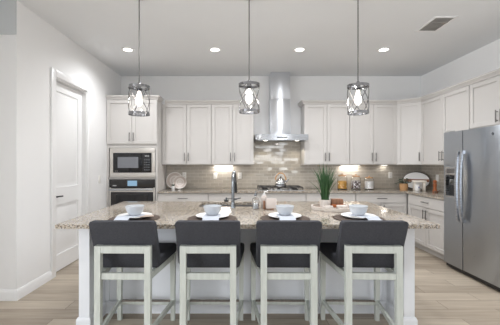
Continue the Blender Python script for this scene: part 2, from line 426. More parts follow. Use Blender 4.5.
# door: casing, jamb, slab
CW = .09
cas = MB()
cas.box(XL, XL+.018, DY0-CW, DY0, 0, DH+CW, .004).box(XL, XL+.018, DY1, DY1+CW, 0, DH+CW, .004).box(XL, XL+.018, DY0, DY1, DH, DH+CW, .004)
struct('trim_2', cas, 'trim')
jm = MB().box(XL-.12, XL, DY0, DY0+.015, 0, DH).box(XL-.12, XL, DY1-.015, DY1, 0, DH).box(XL-.12, XL, DY0+.015, DY1-.015, DH-.015, DH)
struct('trim_3', jm, 'trim')
SX = XL-.06
sl = MB()
y0, y1, z0, z1 = DY0+.018, DY1-.018, .012, DH-.018
sl.box(SX-.04, SX-.012, y0, y1, z0, z1)
st = .105
sl.box(SX-.012, SX, y0, y0+st, z0, z1).box(SX-.012, SX, y1-st, y1, z0, z1)
for a, b in ((z0, .22), (.86, 1.08), (2.31, z1)): sl.box(SX-.012, SX, y0+st, y1-st, a, b)
for a, b in ((.22, .86), (1.08, 2.31)):   # raised field of each panel
    A = [(y0+st+.05, a+.05), (y1-st-.05, a+.05), (y1-st-.05, b-.05), (y0+st+.05, b-.05)]
    B = [(y0+st+.09, a+.09), (y1-st-.09, a+.09), (y1-st-.09, b-.09), (y0+st+.09, b-.09)]
    sl.hexa([(SX-.012, p[0], p[1]) for p in A]+[(SX-.003, p[0], p[1]) for p in B])
door = struct('door_1', sl, 'trim')
dh = MB().cyl((SX, y0+.06, .97), (SX+.012, y0+.06, .97), .027).cyl((SX+.012, y0+.06, .97), (SX+.05, y0+.06, .97), .009)
dh.tube([(SX+.05, y0+.05, .97), (SX+.052, y0+.09, .972), (SX+.05, y0+.17, .968)], .009)
dh.build('door_handle', 'blackmat', door)['label'] = 'black lever door handle'
# light switch on the left wall beside the tall cabinet
t = thing('light_switch', 'white light switch on the left wall beside the oven cabinet', 'switch', (XL, 5.0, 1.13), PI/2)
MB().box(-.036, .036, -.007, 0, -.06, .06, .002).build('cover_plate', 'outlet', t)
MB().box(-.016, .016, -.011, -.007, -.033, .033, .002).build('rocker', 'outlet', t)

# ceiling: downlights and vent
first = None
for (x, y), lb in zip(((-1.64, 4.53), (-.365, 4.53), (.87, 4.53), (2.10, 4.53)),
        ('leftmost of the four round ceiling downlights', 'lit round ceiling downlight left of the range hood chimney',
         'lit round ceiling downlight just right of the hood chimney', 'rightmost lit downlight in the ceiling towards the corner')):
    if first is None:
        first = t = thing('downlight', lb, 'light', (x, y, H), 0, 'recessed lights in the ceiling')
        MB().lathe([(.062, 0), (.095, 0), (.092, -.008), (.064, -.005)], n=36, closed=True).build('trim_ring', 'trim', t)
        MB().lathe([(0, -.0015), (.062, -.0015), (.062, -.004), (0, -.004)], n=36).build('lens', 'can', t)
    else: dup(first, (x, y, H), 0, lb)
    can_beam('downlight_beam', x, y, CAN_NEAR)
# two added rows of unseen downlights that even out the room light
for row, e in ((2.15, FILL_MID), (-1.2, FILL_FAR)):
    for x in (-.8, .3, 1.4, 2.5):
        dup(first, (x, row, H), 0, 'added round ceiling downlight, out of view, for fill light')
        can_beam('fill_beam_mid' if row > 0 else 'fill_beam_far', x, row, e)
t = thing('ceiling_vent', 'white framed ceiling air vent with grey louvers', 'vent', (2.335, 3.70, H))
vx, vy = .105, .175
MB().box(-vx-.025, vx+.025, -vy-.025, -vy, -.008, 0).box(-vx-.025, vx+.025, vy, vy+.025, -.008, 0).box(-vx-.025, -vx, -vy, vy, -.008, 0).box(vx, vx+.025, -vy, vy, -.008, 0).build('frame', 'trim', t)
MB().box(-vx, vx, -vy, vy, -.002, 0).build('duct', 'louver', t)
b = MB()
for i in range(9):
    x = -vx+.012+i*.0232; b.hexa([(x-.009, -vy, -.008), (x-.006, -vy, -.008), (x-.006, vy, -.008), (x-.009, vy, -.008), (x+.004, -vy, -.003), (x+.008, -vy, -.003), (x+.008, vy, -.003), (x+.004, vy, -.003)])
for y in (-.06, .06): b.box(-vx, vx, y-.003, y+.003, -.008, -.003)
b.build('louvers', 'louver', t)

# ------------------------------------------------------------------ cabinets
def shaker(x0, x1, z0, z1, st=.058):
    b = MB()
    b.box(x0, x1, -.007, 0, z0, z1)
    b.box(x0, x0+st, -.021, -.007, z0, z1, .002, 1).box(x1-st, x1, -.021, -.007, z0, z1, .002, 1)
    b.box(x0+st, x1-st, -.021, -.007, z0, z0+st, .002, 1).box(x0+st, x1-st, -.021, -.007, z1-st, z1, .002, 1)
    return b
def pull(parent, x, z, L=.15, vert=True, y=-.021):
    b = MB(); h = L/2
    if vert:
        b.cyl((x, y-.03, z-h), (x, y-.03, z+h), .0065, 10)
        for s in (-1, 1): b.cyl((x, y, z+s*h*.7), (x, y-.03, z+s*h*.7), .005, 8)
    else:
        b.cyl((x-h, y-.03, z), (x+h, y-.03, z), .0065, 10)
        for s in (-1, 1): b.cyl((x+s*h*.7, y, z), (x+s*h*.7, y-.03, z), .005, 8)
    return b.build('handle', 'nickel', parent)
G = .003
ZU0, ZU1 = 1.358, 2.45
def wall_cabinet(label, w, d, loc, rz, hinge='pair', z0=ZU0, z1=ZU1, body=None, hz=None):
    t = thing('wall_cabinet', label, 'cabinet', loc, rz, None)
    (body or MB().box(0, w, 0, d, z0, z1)).build('carcass', 'cab', t, smooth=False)
    a, b_ = z0+.012, z1-.004; hz = hz or a+.13
    if hinge == 'pair':
        D = shaker(G+.003, w/2-G, a, b_).build('door', 'cab', t); pull(D, w/2-.034, hz)
        D = shaker(w/2+G, w-G-.003, a, b_).build('door', 'cab', t); pull(D, w/2+.034, hz)
    else:
        D = shaker(G+.003, w-G-.003, a, b_).build('door', 'cab', t); pull(D, w-.034 if hinge == 'right' else .034, hz)
    return t
YU = 5.59
wall_cabinet('white two-door wall cabinet next to the tall oven cabinet', .888, .33-.001, (-1.404, YU, 0), 0)
wall_cabinet('white two-door wall cabinet on the left of the range hood', .760, .33-.001, (-.514, YU, 0), 0)
wall_cabinet('white two-door wall cabinet on the right of the range hood', .812, .33-.001, (1.158, YU, 0), 0)
wall_cabinet('white two-door wall cabinet between hood side cabinet and corner cabinet', .858, .33-.001, (1.972, YU, 0), 0)
# diagonal corner cabinet
P0 = Vector((2.832, YU)); P1 = Vector((3.13, 5.332)); dv = P1-P0; wd = dv.length; ang = math.atan2(dv.y, dv.x)
def loc2(p):
    q = Vector(p)-P0; return (q.x*math.cos(ang)+q.y*math.sin(ang), -q.x*math.sin(ang)+q.y*math.cos(ang))
body = MB().prism([loc2(p) for p in (P0, P1, (XR-.001, 5.332), (XR-.001, YB-.001), (2.832, YB-.001))], ZU0, ZU1)
wall_cabinet('white single-door cabinet set diagonally in the corner', wd, 0, (P0.x, P0.y, 0), ang, 'right', body=body)
wall_cabinet('white two-door wall cabinet on the right wall by the corner', 1.125, .329, (3.13, 5.33, 0), -PI/2)
wall_cabinet('white two-door cabinet above the refrigerator', 1.0, .329, (3.13, 4.203, 0), -PI/2, z0=1.85, hz=1.96)
CPT = [(-.03, 2.471), (.024, 2.471), (.026, 2.485), (.021+.035, 2.520), (.021+.035, 2.537), (-.03, 2.537)]
CP = [(o, z-.02) for o, z in CPT]
tag(MB().sweep([(-1.404+.062, YU), (.246, YU), (.246, YB-.001)], CP).build('crown_molding', 'cab', smooth=False),
    'white crown molding along the cabinets left of the hood', 'molding', 'crown molding on the wall cabinets')
tag(MB().sweep([(1.158, YB-.001), (1.158, YU), (2.832, YU), (3.13, 5.332), (3.13, 3.20)], CP).build('crown_molding', 'cab', smooth=False),
    'white crown molding turning the corner above the right-hand cabinets', 'molding', 'crown molding on the wall cabinets')

# tall oven cabinet
YT = 5.28; TX0 = XL+.002; TW = -1.406-TX0
t = thing('oven_cabinet', 'tall white cabinet housing the microwave and wall oven', 'cabinet', (TX0, YT, 0))
dT = YB-.001-YT
b = MB().box(0, .02, 0, dT, 0, 2.47).box(TW-.02, TW, 0, dT, 0, 2.47).box(.02, TW-.02, dT-.015, dT, .1, 2.47)
for a, c in ((1.652, 2.47), (1.114, 1.142), (.10, .385)): b.box(.02, TW-.02, 0, dT-.015, a, c)
b.box(.02, .034, 0, .03, .385, 1.652).box(TW-.034, TW-.02, 0, .03, .385, 1.652)
b.build('carcass', 'cab', t, smooth=False)
a, c = 1.715, 2.462
for x0, x1, hx in ((.006, TW/2-G, TW/2-.034), (TW/2+G, TW-.006, TW/2+.034)):
    D = shaker(x0, x1, a, c).build('door', 'cab', t); pull(D, hx, a+.12)
D = shaker(.006, TW-.006, .12, .37).build('drawer', 'cab', t); pull(D, TW/2, .25, .16, False)
MB().sweep([(0, 0), (TW, 0), (TW, .25)], [(o-.012, z) for o, z in CPT]).build('crown', 'cab', t, smooth=False)

# microwave
MX0, MX1 = -2.215, -1.440
t = thing('microwave', 'built-in stainless microwave with black door above the oven', 'microwave', ((MX0+MX1)/2, YT, 1.143))
hw = .383
b = MB().box(-hw, hw, -.02, -.002, .003, .085, .003).box(-hw, hw, -.02, -.002, .419, .502, .003).box(-hw, -.325, -.02, -.002, .085, .419, .003).box(.325, hw, -.02, -.002, .085, .419, .003)
b.build('trim_kit', 'steelwarm', t)
MB().box(-.325, .325, -.012, .38, .085, .419).build('case', 'blackmat', t)
d = MB().box(-.322, .165, -.03, -.012, .088, .416, .004).build('door', 'black', t)
MB().box(-.245, .105, -.032, -.03, .165, .350).build('window', 'smoke', d)
MB().box(-.29, -.265, -.0312, -.03, .105, .118).box(-.258, -.24, -.0312, -.03, .105, .118).build('emblem', 'nickel', d)
d = MB().box(.17, .322, -.03, -.012, .088, .416, .004).build('control_panel', 'black', t)
b = MB()
for i, x in enumerate((.218, .236, .258, .276)): b.box(x, x+.011, -.0313, -.03, .357, .378)
b.build('clock_digits', 'glyph', d)
for r in range(5):
    for k in range(3): MB().box(.205+k*.035, .226+k*.035, -.032, -.03, .125+r*.042, .143+r*.042).build('key', 'keygrey', d)
# wall oven
t = thing('wall_oven', 'stainless wall oven with dark glass door and blue display', 'oven', ((MX0+MX1)/2, YT, .388))
MB().box(-.36, .36, -.018, .5, .002, .721).build('case', 'blackmat', t)
p_ = MB().box(-.383, .383, -.034, -.018, .588, .722, .003).build('control_panel', 'blackglass', t)
MB().box(-.075, .085, -.036, -.034, .615, .705).build('display', 'screen', p_)
b = MB()
for i in range(4): b.box(-.325+i*.016, -.315+i*.016, -.0352, -.034, .612, .63)
b.build('emblem', 'glyph', p_)
MB().box(-.383, -.362, -.034, -.018, .003, .586, .002).build('side_trim', 'steelwarm', t)
MB().box(.362, .383, -.034, -.018, .003, .586, .002).build('side_trim', 'steelwarm', t)
d = MB().box(-.36, .36, -.04, -.018, .03, .58, .004).build('door', 'blackglass', t)
MB().box(-.36, .36, -.043, -.04, .515, .575).build('door_trim', 'steelwarm', d)
MB().box(-.36, .36, -.043, -.04, .03, .1).build('door_trim', 'steelwarm', d)
MB().box(-.27, .27, -.042, -.04, .14, .47).build('window', 'black', d)
b = MB().cyl((-.37, -.085, .555), (.37, -.085, .555), .014, 14)
for s in (-1, 1): b.cyl((s*.33, -.085, .555), (s*.33, -.043, .555), .010, 10)
b.build('handle', 'steelh', d)

# base cabinets
YC = 5.31
def base_cabinet(label, w, d, loc, rz, drawers=1, doors=2, hd=True, x_in=0):
    t = thing('base_cabinet', label, 'cabinet', loc, rz)
    MB().box(0, w, 0, d, .1, .876).build('carcass', 'cab', t, smooth=False)
    MB().box(0, w, .07, d, 0, .1).build('toe_kick', 'cabdark', t, smooth=False)
    x0 = x_in+.006; x1 = w-.006
    b = MB().box(x0, x1, -.02, 0, .712, .866, .002, 1)
    D = b.build('drawer', 'cab', t)
    if hd: pull(D, (x0+x1)/2, .79, .17, False, -.02)
    xm = (x0+x1)/2
    D = shaker(x0, xm-G, .115, .704).build('door', 'cab', t); pull(D, xm-.036, .60)
    D = shaker(xm+G, x1, .115, .704).build('door', 'cab', t); pull(D, xm+.036, .60)
    return t
db = YB-.001-YC
base_cabinet('white base cabinet with wide drawer beside the tall oven cabinet', .862, db, (-1.404, YC, 0), 0)
base_cabinet('white base cabinet on the left of the cooktop', .790, db, (-.540, YC, 0), 0)
base_cabinet('white base cabinet underneath the gas cooktop', .874, db, (.252, YC, 0), 0, hd=False)
base_cabinet('white base cabinet just right of the cooktop cabinet', .846, db, (1.128, YC, 0), 0, hd=False)
base_cabinet('white base cabinet against the inner corner on the back wall', .875, db, (1.976, YC, 0), 0)
base_cabinet('white base cabinet on the right wall beside the refrigerator', 1.05, XR-.001-2.855, (2.855, YC-.03, 0), -PI/2, x_in=.06)
CT0, CT1 = .878, .912
b = MB().prism([(-1.404, YB-.002), (-1.404, 5.27), (2.815, 5.27), (2.815, 4.225), (XR-.002, 4.225), (XR-.002, YB-.002)], CT0, CT1, 'z', .004, 2)
tag(b.build('countertop', 'granite'), 'L-shaped speckled granite countertop along the back wall and right corner', 'countertop')
# backsplash
bs = MB().box(-1.402, XR-.012, YB-.010, YB-.0005, CT1+.001, 1.357).box(.248, 1.156, YB-.010, YB-.0005, 1.357, 1.93)
bs.box(XR-.010, XR-.0005, 4.23, YB-.011, CT1+.001, 1.357)
struct('backsplash', bs, 'tile', smooth=False)
YS = YB-.010
# under cabinet lights
for i, (x, w_, e, lb) in enumerate(((-.31, .36, 1.7, 'lit light bar beneath the cabinet left of the hood'), (2.08, .34, 1.7, 'lit light bar beneath the cabinets above the glass jars'), (2.72, .10, .18, 'short light bar beneath the cabinet end near the corner'))):
    t = thing('under_cabinet_light', lb, 'light', (x, 5.85, ZU0), 0, 'light bars beneath the wall cabinets')
    MB().box(-w_/2-.01, w_/2+.01, -.03, .03, -.012, 0, .002).build('housing', 'white', t)
    MB().box(-w_/2, w_/2, -.022, .022, -.015, -.012).build('diffuser', 'strip', t)
    area('light_bar_glow', (x, 5.85, ZU0-.018), (0, 0, 0), w_, .04, e, (1, .94, .86))

# range hood
hx = .735
t = thing('range_hood', 'stainless chimney range hood above the cooktop', 'hood', (hx, 0, 0))
cz = 1.79
b = MB()
pr = []
for i in range(13):
    u = -1+2*i/12; pr.append((u*.465, 5.44-.02*(1-u*u)))
pr += [(.465, YB-.011), (-.465, YB-.011)]
b.prism(pr, cz+.005, cz+.105, 'z', .004, 2)
b.build('canopy', 'steelh', t)
MB().box(-.43, .43, 5.47, 5.88, cz, cz+.005).build('filter', 'gun', t)
for s in (-1, 1): 
    MB().lathe([(0, cz-.003), (.035, cz-.003), (.035, cz), (0, cz)], (s*.28, 5.52, 0), 20).build('hood_lamp', 'strip', t)
    l = bpy.data.lights.new('hood_lamp_beam', 'SPOT'); l.energy = 4.5; l.spot_size = 1.9; l.spot_blend = .6; l.shadow_soft_size = .03; l.color = (1, .92, .76)
    o = bpy.data.objects.new('hood_lamp_beam', l); COL.objects.link(o); o.location = (hx+s*.28, 5.60, cz-.02); o.rotation_euler = (.28, 0, 0)
MB().box(-.185, .185, 5.63, YB-.002, cz+.105, 2.56, .006).build('chimney', 'hood', t)
MB().box(-.178, .178, 5.637, YB-.002, 2.56, H-.001, .006).build('chimney_extension', 'hood', t)
MB().box(-.09, .09, 5.412, 5.425, cz+.04, cz+.06).build('control_strip', 'black', t)

# cooktop
t = thing('cooktop', 'black and stainless gas cooktop with cast iron grates', 'cooktop', (.708, 5.57, CT1))
MB().box(-.40, .40, -.25, .25, 0, .012, .004).build('base', 'steel', t)
for x in (-.26, 0, .26):
    b = MB()
    for sx in (-.12, .12): b.box(x+sx-.006, x+sx+.006, -.21, .21, .05, .062)
    for y in (-.204, 0, .204): b.box(x-.12, x+.12, y-.006, y+.006, .05, .062)
    for y in (-.1, .1):
        b.box(x-.09, x-.03, y-.005, y+.005, .05, .062).box(x+.03, x+.09, y-.005, y+.005, .05, .062)
    for sx in (-.12, .12):
        for y in (-.204, .204): b.box(x+sx-.006, x+sx+.006, y-.006, y+.006, .012, .05)
    b.build('grate', 'grate', t)
for x, y in ((-.26, -.1), (-.26, .1), (0, 0), (.26, -.1), (.26, .1)):
    MB().lathe([(0, .012), (.05, .012), (.05, .026), (.036, .03), (.036, .038), (0, .04)], (x, y, 0), 20).build('burner', 'blackmat', t)
for i in range(5):
    MB().cyl((-.16+i*.08, -.232, .012), (-.16+i*.08, -.232, .038), .017, 14).build('knob', 'steel', t)
# kettle
t = thing('kettle', 'silver kettle with arched wooden handle on the cooktop', 'kettle', (.735, 5.60, CT1+.062))
MB().lathe([(0, 0), (.085, 0), (.098, .02), (.100, .055), (.088, .095), (.06, .125), (.045, .132), (0, .134)], n=32).build('body', 'chrome', t)
l_ = MB().lathe([(0, .134), (.042, .134), (.036, .146), (0, .15)], n=24).build('lid', 'chrome', t)
MB().sphere((0, 0, .162), .013).build('lid_knob', 'blackmat', l_)
MB().tube([(.075, 0, .07), (.115, 0, .1), (.14, 0, .135)], [.022, .015, .011], 12).build('spout', 'chrome', t)
MB().tube([(.095*math.cos(PI*i/14), 0, .11+.125*math.sin(PI*i/14)) for i in range(15)], .011, 10).build('handle', 'honey', t)

# refrigerator
FX, FY1, FY0, FYS = 2.76, 4.20, 3.285, 3.845
t = thing('refrigerator', 'stainless side-by-side refrigerator with ice and water dispenser', 'refrigerator', (FX, FY1, 0), -PI/2)
W_ = FY1-FY0; ws = FY1-FYS
MB().box(.004, W_-.004, .075, XR-FX-.01, .02, 1.79).build('body', 'louver', t)
DX0, DX1, DZ0, DZ1 = .035, .245, .945, 1.345
fd = MB()
fd.box(.003, DX0, 0, .07, .065, 1.80).box(DX1, ws-.003, 0, .07, .065, 1.80).box(DX0, DX1, 0, .07, .065, DZ0).box(DX0, DX1, 0, .07, DZ1, 1.80)
fz = fd.build('freezer_door', 'fridge', t, smooth=False)
rd = MB().box(ws+.003, W_-.003, 0, .07, .065, 1.80, .006).build('refrigerator_door', 'fridge', t)
dsp = MB().box(DX0, DX1, .055, .069, DZ0, DZ1).box(DX0, DX0+.012, -.004, .055, DZ0, DZ1).box(DX1-.012, DX1, -.004, .055, DZ0, DZ1).box(DX0+.012, DX1-.012, -.004, .055, DZ0, DZ0+.02).box(DX0+.012, DX1-.012, -.004, .055, DZ1-.11, DZ1)
dp = dsp.build('dispenser', 'steel', fz)
MB().box(DX0+.013, DX1-.013, .048, .054, DZ0+.021, DZ1-.112).build('dispenser_recess', 'blackmat', fz)
MB().box(DX0+.06, DX1-.06, .012, .046, DZ0+.16, DZ0+.24, .004).build('dispenser_paddle', 'gun', fz)
MB().box(DX0+.03, DX1-.03, -.0055, -.004, DZ1-.085, DZ1-.03).build('dispenser_display', 'basin', fz)
for par, xh in ((fz, ws-.034), (rd, ws+.034)):
    out, inn = [], []
    for i in range(17):
        u = i/16; z = .66+.885*u; bow = 0.030+.028*math.sin(PI*u)**.8
        out.append((-bow-.012, z)); inn.append((-bow+.010, z))
    b = MB().prism(out+inn[::-1], xh-.016, xh+.016, 'x', .004, 2)
    b.box(xh-.014, xh+.014, -.03, 0, .66, .70).box(xh-.014, xh+.014, -.03, 0, 1.505, 1.545)
    b.build('handle', 'steelh', par)
MB().box(.01, W_-.01, .03, .074, .015, .06).build('toe_grille', 'blackmat', t)
MB().box(.01, .09, .01, .09, 1.801, 1.825, .003).build('hinge_cap', 'louver', t)
MB().box(W_-.09, W_-.01, .01, .09, 1.801, 1.825, .003).build('hinge_cap', 'louver', t)
for x in (.05, W_-.05):
    for y in (.1, .6): MB().cyl((x, y, 0), (x, y, .02), .02, 12).build('foot', 'blackmat', t)
MB().cyl((W_-.10, -.002, 1.715), (W_-.10, .001, 1.715), .016, 20).build('emblem', 'gun', rd)

# ------------------------------------------------------------------ island
IX0, IX1, IY0, IY1 = -1.457, 1.575, 2.44, 3.90
PX0, PX1, PY0 = -1.345, 1.458, 2.585
RY = 2.90
t = thing('kitchen_island', 'long white kitchen island base with panelled seating side', 'island', (0, 0, 0))
MB().box(PX0+.09, PX1-.09, RY, 3.30, 0, .876).box(PX0+.09, PX1-.09, 3.30, IY1-.08, 0, .58).box(PX0+.09, -.60, 3.30, IY1-.08, .58, .876).box(.32, PX1-.09, 3.30, IY1-.08, .58, .876).build('body', 'island', t, smooth=False)
for x0, x1 in ((PX0, PX0+.09), (PX1-.09, PX1)):
    MB().box(x0, x1, PY0, IY1-.06, 0, .876, .002, 1).build('end_panel', 'island', t)
b = MB()
wp = PX1-PX0-.18; n = 4
for i in range(n+1):
    x = PX0+.09+wp*i/n; b.box(max(PX0+.09, x-.035), min(PX1-.09, x+.035), RY-.012, RY, .1, .876)
b.box(PX0+.09, PX1-.09, RY-.0115, RY, .80, .8755)
b.build('panel_molding', 'island', t, smooth=False)
IB = [(0, 0), (.015, 0), (.015, .09), (.008, .108), (0, .112)]
b = MB().sweep([(PX0, PY0), (PX0, IY1-.06)][::-1]+[(PX0+.09, PY0), (PX0+.09, RY-.012), (PX1-.09, RY-.012), (PX1-.09, PY0), (PX1, PY0), (PX1, IY1-.06)], IB)
b.build('baseboard', 'island', t, smooth=False)
for i in range(5):
    w_ = (wp-.06)/5; x = PX0+.12+i*w_
    D = shaker(x+.004, x+w_-.004, .115, .56 if i in (1, 2, 3) else .86).move(lambda c: (c.x, IY1-.08-c.y, c.z)).build('door', 'island', t)
SKX0, SKX1, SKY0, SKY1 = -.46, .18, 3.43, 3.80
b = MB().box(IX0, SKX0, IY0, IY1, CT0, CT1).box(SKX1, IX1, IY0, IY1, CT0, CT1).box(SKX0, SKX1, IY0, SKY0, CT0, CT1).box(SKX0, SKX1, SKY1, IY1, CT0, CT1)
bmesh.ops.remove_doubles(b.bm, verts=b.bm.verts[:], dist=1e-5)
tag(b.build('island_countertop', 'granite', smooth=False), 'speckled beige granite slab on top of the island', 'countertop')
# sink
t = thing('sink', 'stainless undermount sink set into the island countertop', 'sink', ((SKX0+SKX1)/2, (SKY0+SKY1)/2, .65))
a_, b_ = (SKX1-SKX0)/2, (SKY1-SKY0)/2
bowl = MB().box(-a_-.012, a_+.012, -b_-.012, -b_, 0, .226).box(-a_-.012, a_+.012, b_, b_+.012, 0, .226).box(-a_-.012, -a_, -b_, b_, 0, .226).box(a_, a_+.012, -b_, b_, 0, .226).box(-a_, a_, -b_, b_, 0, .012)
bowl.build('basin', 'basin', t, smooth=False)
MB().lathe([(0, .012), (.045, .012), (.04, .016), (0, .016)], n=20).build('drain', 'gun', t)
# faucet
t = thing('faucet', 'tall steel pull-down faucet beside the island sink', 'faucet', (-.075, 3.33, CT1))
MB().lathe([(0, 0), (.028, 0), (.028, .01), (.022, .03), (.020, .06), (0, .06)], n=20).build('base', 'gun', t)
pts = [(0, 0, .05), (0, 0, .16), (0, 0, .25)]
pts += [(.010*(1-math.cos(PI*i/10)), .085*(1-math.cos(PI*i/10)), .27+.115*math.sin(PI*i/10)) for i in range(11)]
MB().tube(pts, .018, 14).build('spout', 'gun', t)
MB().tube([(.020, .170, .275), (.021, .172, .22), (.022, .174, .15)], [.017, .021, .024], 14).build('spray_head', 'blackmat', t)
MB().tube([(.018, 0, .09), (.045, 0, .098), (.085, 0, .108)], [.010, .007, .006], 10).build('lever', 'gun', t)
t = thing('sink_strainer', 'small dark metal strainer on the sink rim behind the faucet', 'strainer', (-.17, 3.845, CT1))
MB().lathe([(0, 0), (.026, 0), (.034, .03), (.031, .03), (.024, .005), (0, .005)], n=20).build('cup', 'gun', t)
MB().tube([(.0, 0, .005), (0, 0, .04)], .006, 8).sphere((0, 0, .045), .011).build('knob', 'gun', t)

# ------------------------------------------------------------------ bar stools
def make_stool(label, loc, rz):
    t = thing('bar_stool', label, 'bar stool', loc, rz, 'bar stools along the island')
    sx = .18; fx = .238; yb = -.262; yf = .262
    for s in (-1, 1):
        MB().hexa([(s*sx-.022, yb-.028, 0), (s*sx+.022, yb-.028, 0), (s*sx+.022, yb+.012, 0), (s*sx-.022, yb+.012, 0)] +
                  [(s*sx-.022, yb-.022, .80), (s*sx+.022, yb-.022, .80), (s*sx+.022, yb+.022, .80), (s*sx-.022, yb+.022, .80)]).build('back_leg', 'stoolwood', t)
        MB().hexa([(s*fx-.017, yf-.017, 0), (s*fx+.017, yf-.017, 0), (s*fx+.017, yf+.017, 0), (s*fx-.017, yf+.017, 0)] +
                  [(s*fx-.022, yf-.024, .59), (s*fx+.022, yf-.024, .59), (s*fx+.022, yf+.022, .59), (s*fx-.022, yf+.022, .59)]).build('front_leg', 'stoolwood', t)
        MB().bar((s*sx, yb+.02, .572), (s*fx, yf-.022, .572), .028, .046).build('side_rail', 'stoolwood', t)
        MB().bar((s*sx, yb+.010, .165), (s*fx, yf-.018, .165), .022, .036).build('side_stretcher', 'stoolwood', t)
    MB().box(-sx+.0222, sx-.0222, yb-.022, yb+.020, .748, .7995, .003, 1).build('top_rail', 'stoolwood', t)
    MB().box(-sx+.0222, sx-.0222, yb-.014, yb+.018, .558, .604, .002, 1).build('back_rail', 'stoolwood', t)
    MB().box(-fx+.0222, fx-.0222, yf-.016, yf+.016, .549, .594, .002, 1).build('front_rail', 'stoolwood', t)
    MB().box(-fx+.018, fx-.018, yf-.015, yf+.015, .138, .166, .002, 1).build('front_stretcher', 'stoolwood', t)
    MB().box(-fx+.019, fx-.019, yf-.019, yf+.019, .166, .172, .001, 1).build('foot_plate', 'foot', t)
    # seat cushion
    P = []
    for (x, y, r) in ((-.225, -.150, .02), (.225, -.150, .02), (.268, .298, .035), (-.268, .298, .035)):
        P.append((x, y))
    b = MB().prism(P, .597, .682, 'z')
    es = [e for e in b.bm.edges]
    bmesh.ops.bevel(b.bm, geom=es, offset=.022, segments=4, profile=.5, affect='EDGES', clamp_overlap=True)
    b.build('seat', 'fabric', t, ang=1.2)
    # backrest: rounded slab leaning back towards the room
    ra, rb = .036, .016; pts = []
    for cx, cz, a0, q in ((.232-ra, .612+ra, -PI/2, ra), (.232-rb, .980-rb, 0, rb), (-.232+rb, .980-rb, PI/2, rb), (-.232+ra, .612+ra, PI, ra)):
        for k in range(7): pts.append((cx+q*math.cos(a0+PI/2*k/6), cz+q*math.sin(a0+PI/2*k/6)))
    b = MB().prism(pts, -.034, .034, 'y', .012, 4)
    b.move(lambda c: (c.x, c.y-.130-.40*(c.z-.612), c.z))
    b.build('backrest', 'fabric', t, ang=1.2)
    return t
s0 = make_stool('leftmost of the four charcoal bar stools with whitewashed legs', (-.838, 2.50, 0), -.015)
dup(s0, (-.228, 2.50, 0), -.005, 'charcoal bar stool second from the left, in front of the sink')
dup(s0, (.354, 2.50, 0), -.01, 'charcoal bar stool second from the right, left of the round tray')
dup(s0, (.970, 2.50, 0), -.03, 'rightmost of the four charcoal bar stools, in front of the round tray')

# ------------------------------------------------------------------ place settings
POS = ['at the leftmost bar stool', 'at the second stool from the left', 'at the second stool from the right', 'at the rightmost bar stool']
mats = []
setx = (-.915, -.24, .39, 1.03); sety = 2.70
nap_rot = (-.35, 0, 0, .45)
pm = pl = bw = None
def napkin(mat, w=.135):
    # strip lying under the bowl, over the plate rim and down to the mat
    prof = [(.05, .0290), (-.06, .0290), (-.105, .0300), (-.134, .0345), (-.149, .0345), (-.162, .024), (-.178, .012), (-.196, .0095)]
    b = MB(); th = .004
    A = [[b.bm.verts.new((x, y, z+dz)) for (y, z) in prof] for x in (-w/2, w/2) for dz in (0, th)]
    m = len(prof)
    for i in range(m-1):
        b.bm.faces.new((A[0][i], A[0][i+1], A[2][i+1], A[2][i])); b.bm.faces.new((A[1][i], A[1][i+1], A[3][i+1], A[3][i]))
        b.bm.faces.new((A[0][i], A[0][i+1], A[1][i+1], A[1][i])); b.bm.faces.new((A[2][i], A[2][i+1], A[3][i+1], A[3][i]))
    for i in (0, m-1): b.bm.faces.new((A[0][i], A[1][i], A[3][i], A[2][i]))
    return b
for i, x in enumerate(setx):
    L = 'dark brown woven round placemat %s' % POS[i]
    if pm is None:
        pm = tag(MB().lathe([(0, 0), (.200, 0), (.211, .003), (.211, .006), (.200, .0083), (0, .0084)], n=72, wob=lambda k, r: .007*math.sin(k*1.9) if r > .18 else 0).build('placemat', 'mat'), L, 'placemat', 'placemats on the island')
        o = pm
    else: o = pm.copy(); COL.objects.link(o); o['label'] = L
    o.location = (x, sety-.005, CT1)
    L = 'white dinner plate %s' % POS[i]
    if pl is None:
        pl = tag(MB().lathe([(0, 0), (.085, 0), (.092, .004), (.14, .019), (.145, .022), (.142, .0245), (.092, .010), (.085, .0075), (0, .0075)], n=48).build('dinner_plate', 'white'), L, 'plate', 'dinner plates on the placemats')
        o = pl
    else: o = pl.copy(); COL.objects.link(o); o['label'] = L
    o.location = (x, sety, CT1+.0085)
    n_ = tag(napkin('napkin').build('napkin', 'napkin'), 'pale blue napkin under the bowl %s' % POS[i], 'napkin', 'napkins under the bowls')
    n_.location = (x, sety, CT1-.0005+.0085-.0085); n_.rotation_euler = (0, 0, nap_rot[i])
    L = 'pale blue ceramic bowl %s' % POS[i]
    if bw is None:
        bw = tag(MB().lathe([(0, 0), (.045, 0), (.05, .006), (.068, .03), (.078, .065), (.080, .078), (.077, .079), (.073, .066), (.063, .032), (.045, .01), (0, .009)], n=48).build('bowl', 'bluebowl'), L, 'bowl', 'bowls on the plates')
        o = bw
    else: o = bw.copy(); COL.objects.link(o); o['label'] = L
    o.location = (x, sety+.0, CT1+.0335)
# taupe folded napkin on the right of the left-hand plate
b = MB().prism([(-.05, -.045), (.06, -.035), (.055, .03), (-.01, .05)], 0, .006, 'z', .002, 1)
o = tag(b.build('folded_cloth', 'tan'), 'small folded taupe cloth on the rim of the leftmost plate', 'cloth'); o.location = (-.79, 2.622, CT1+.0335); o.rotation_euler = (0, .0, .3)

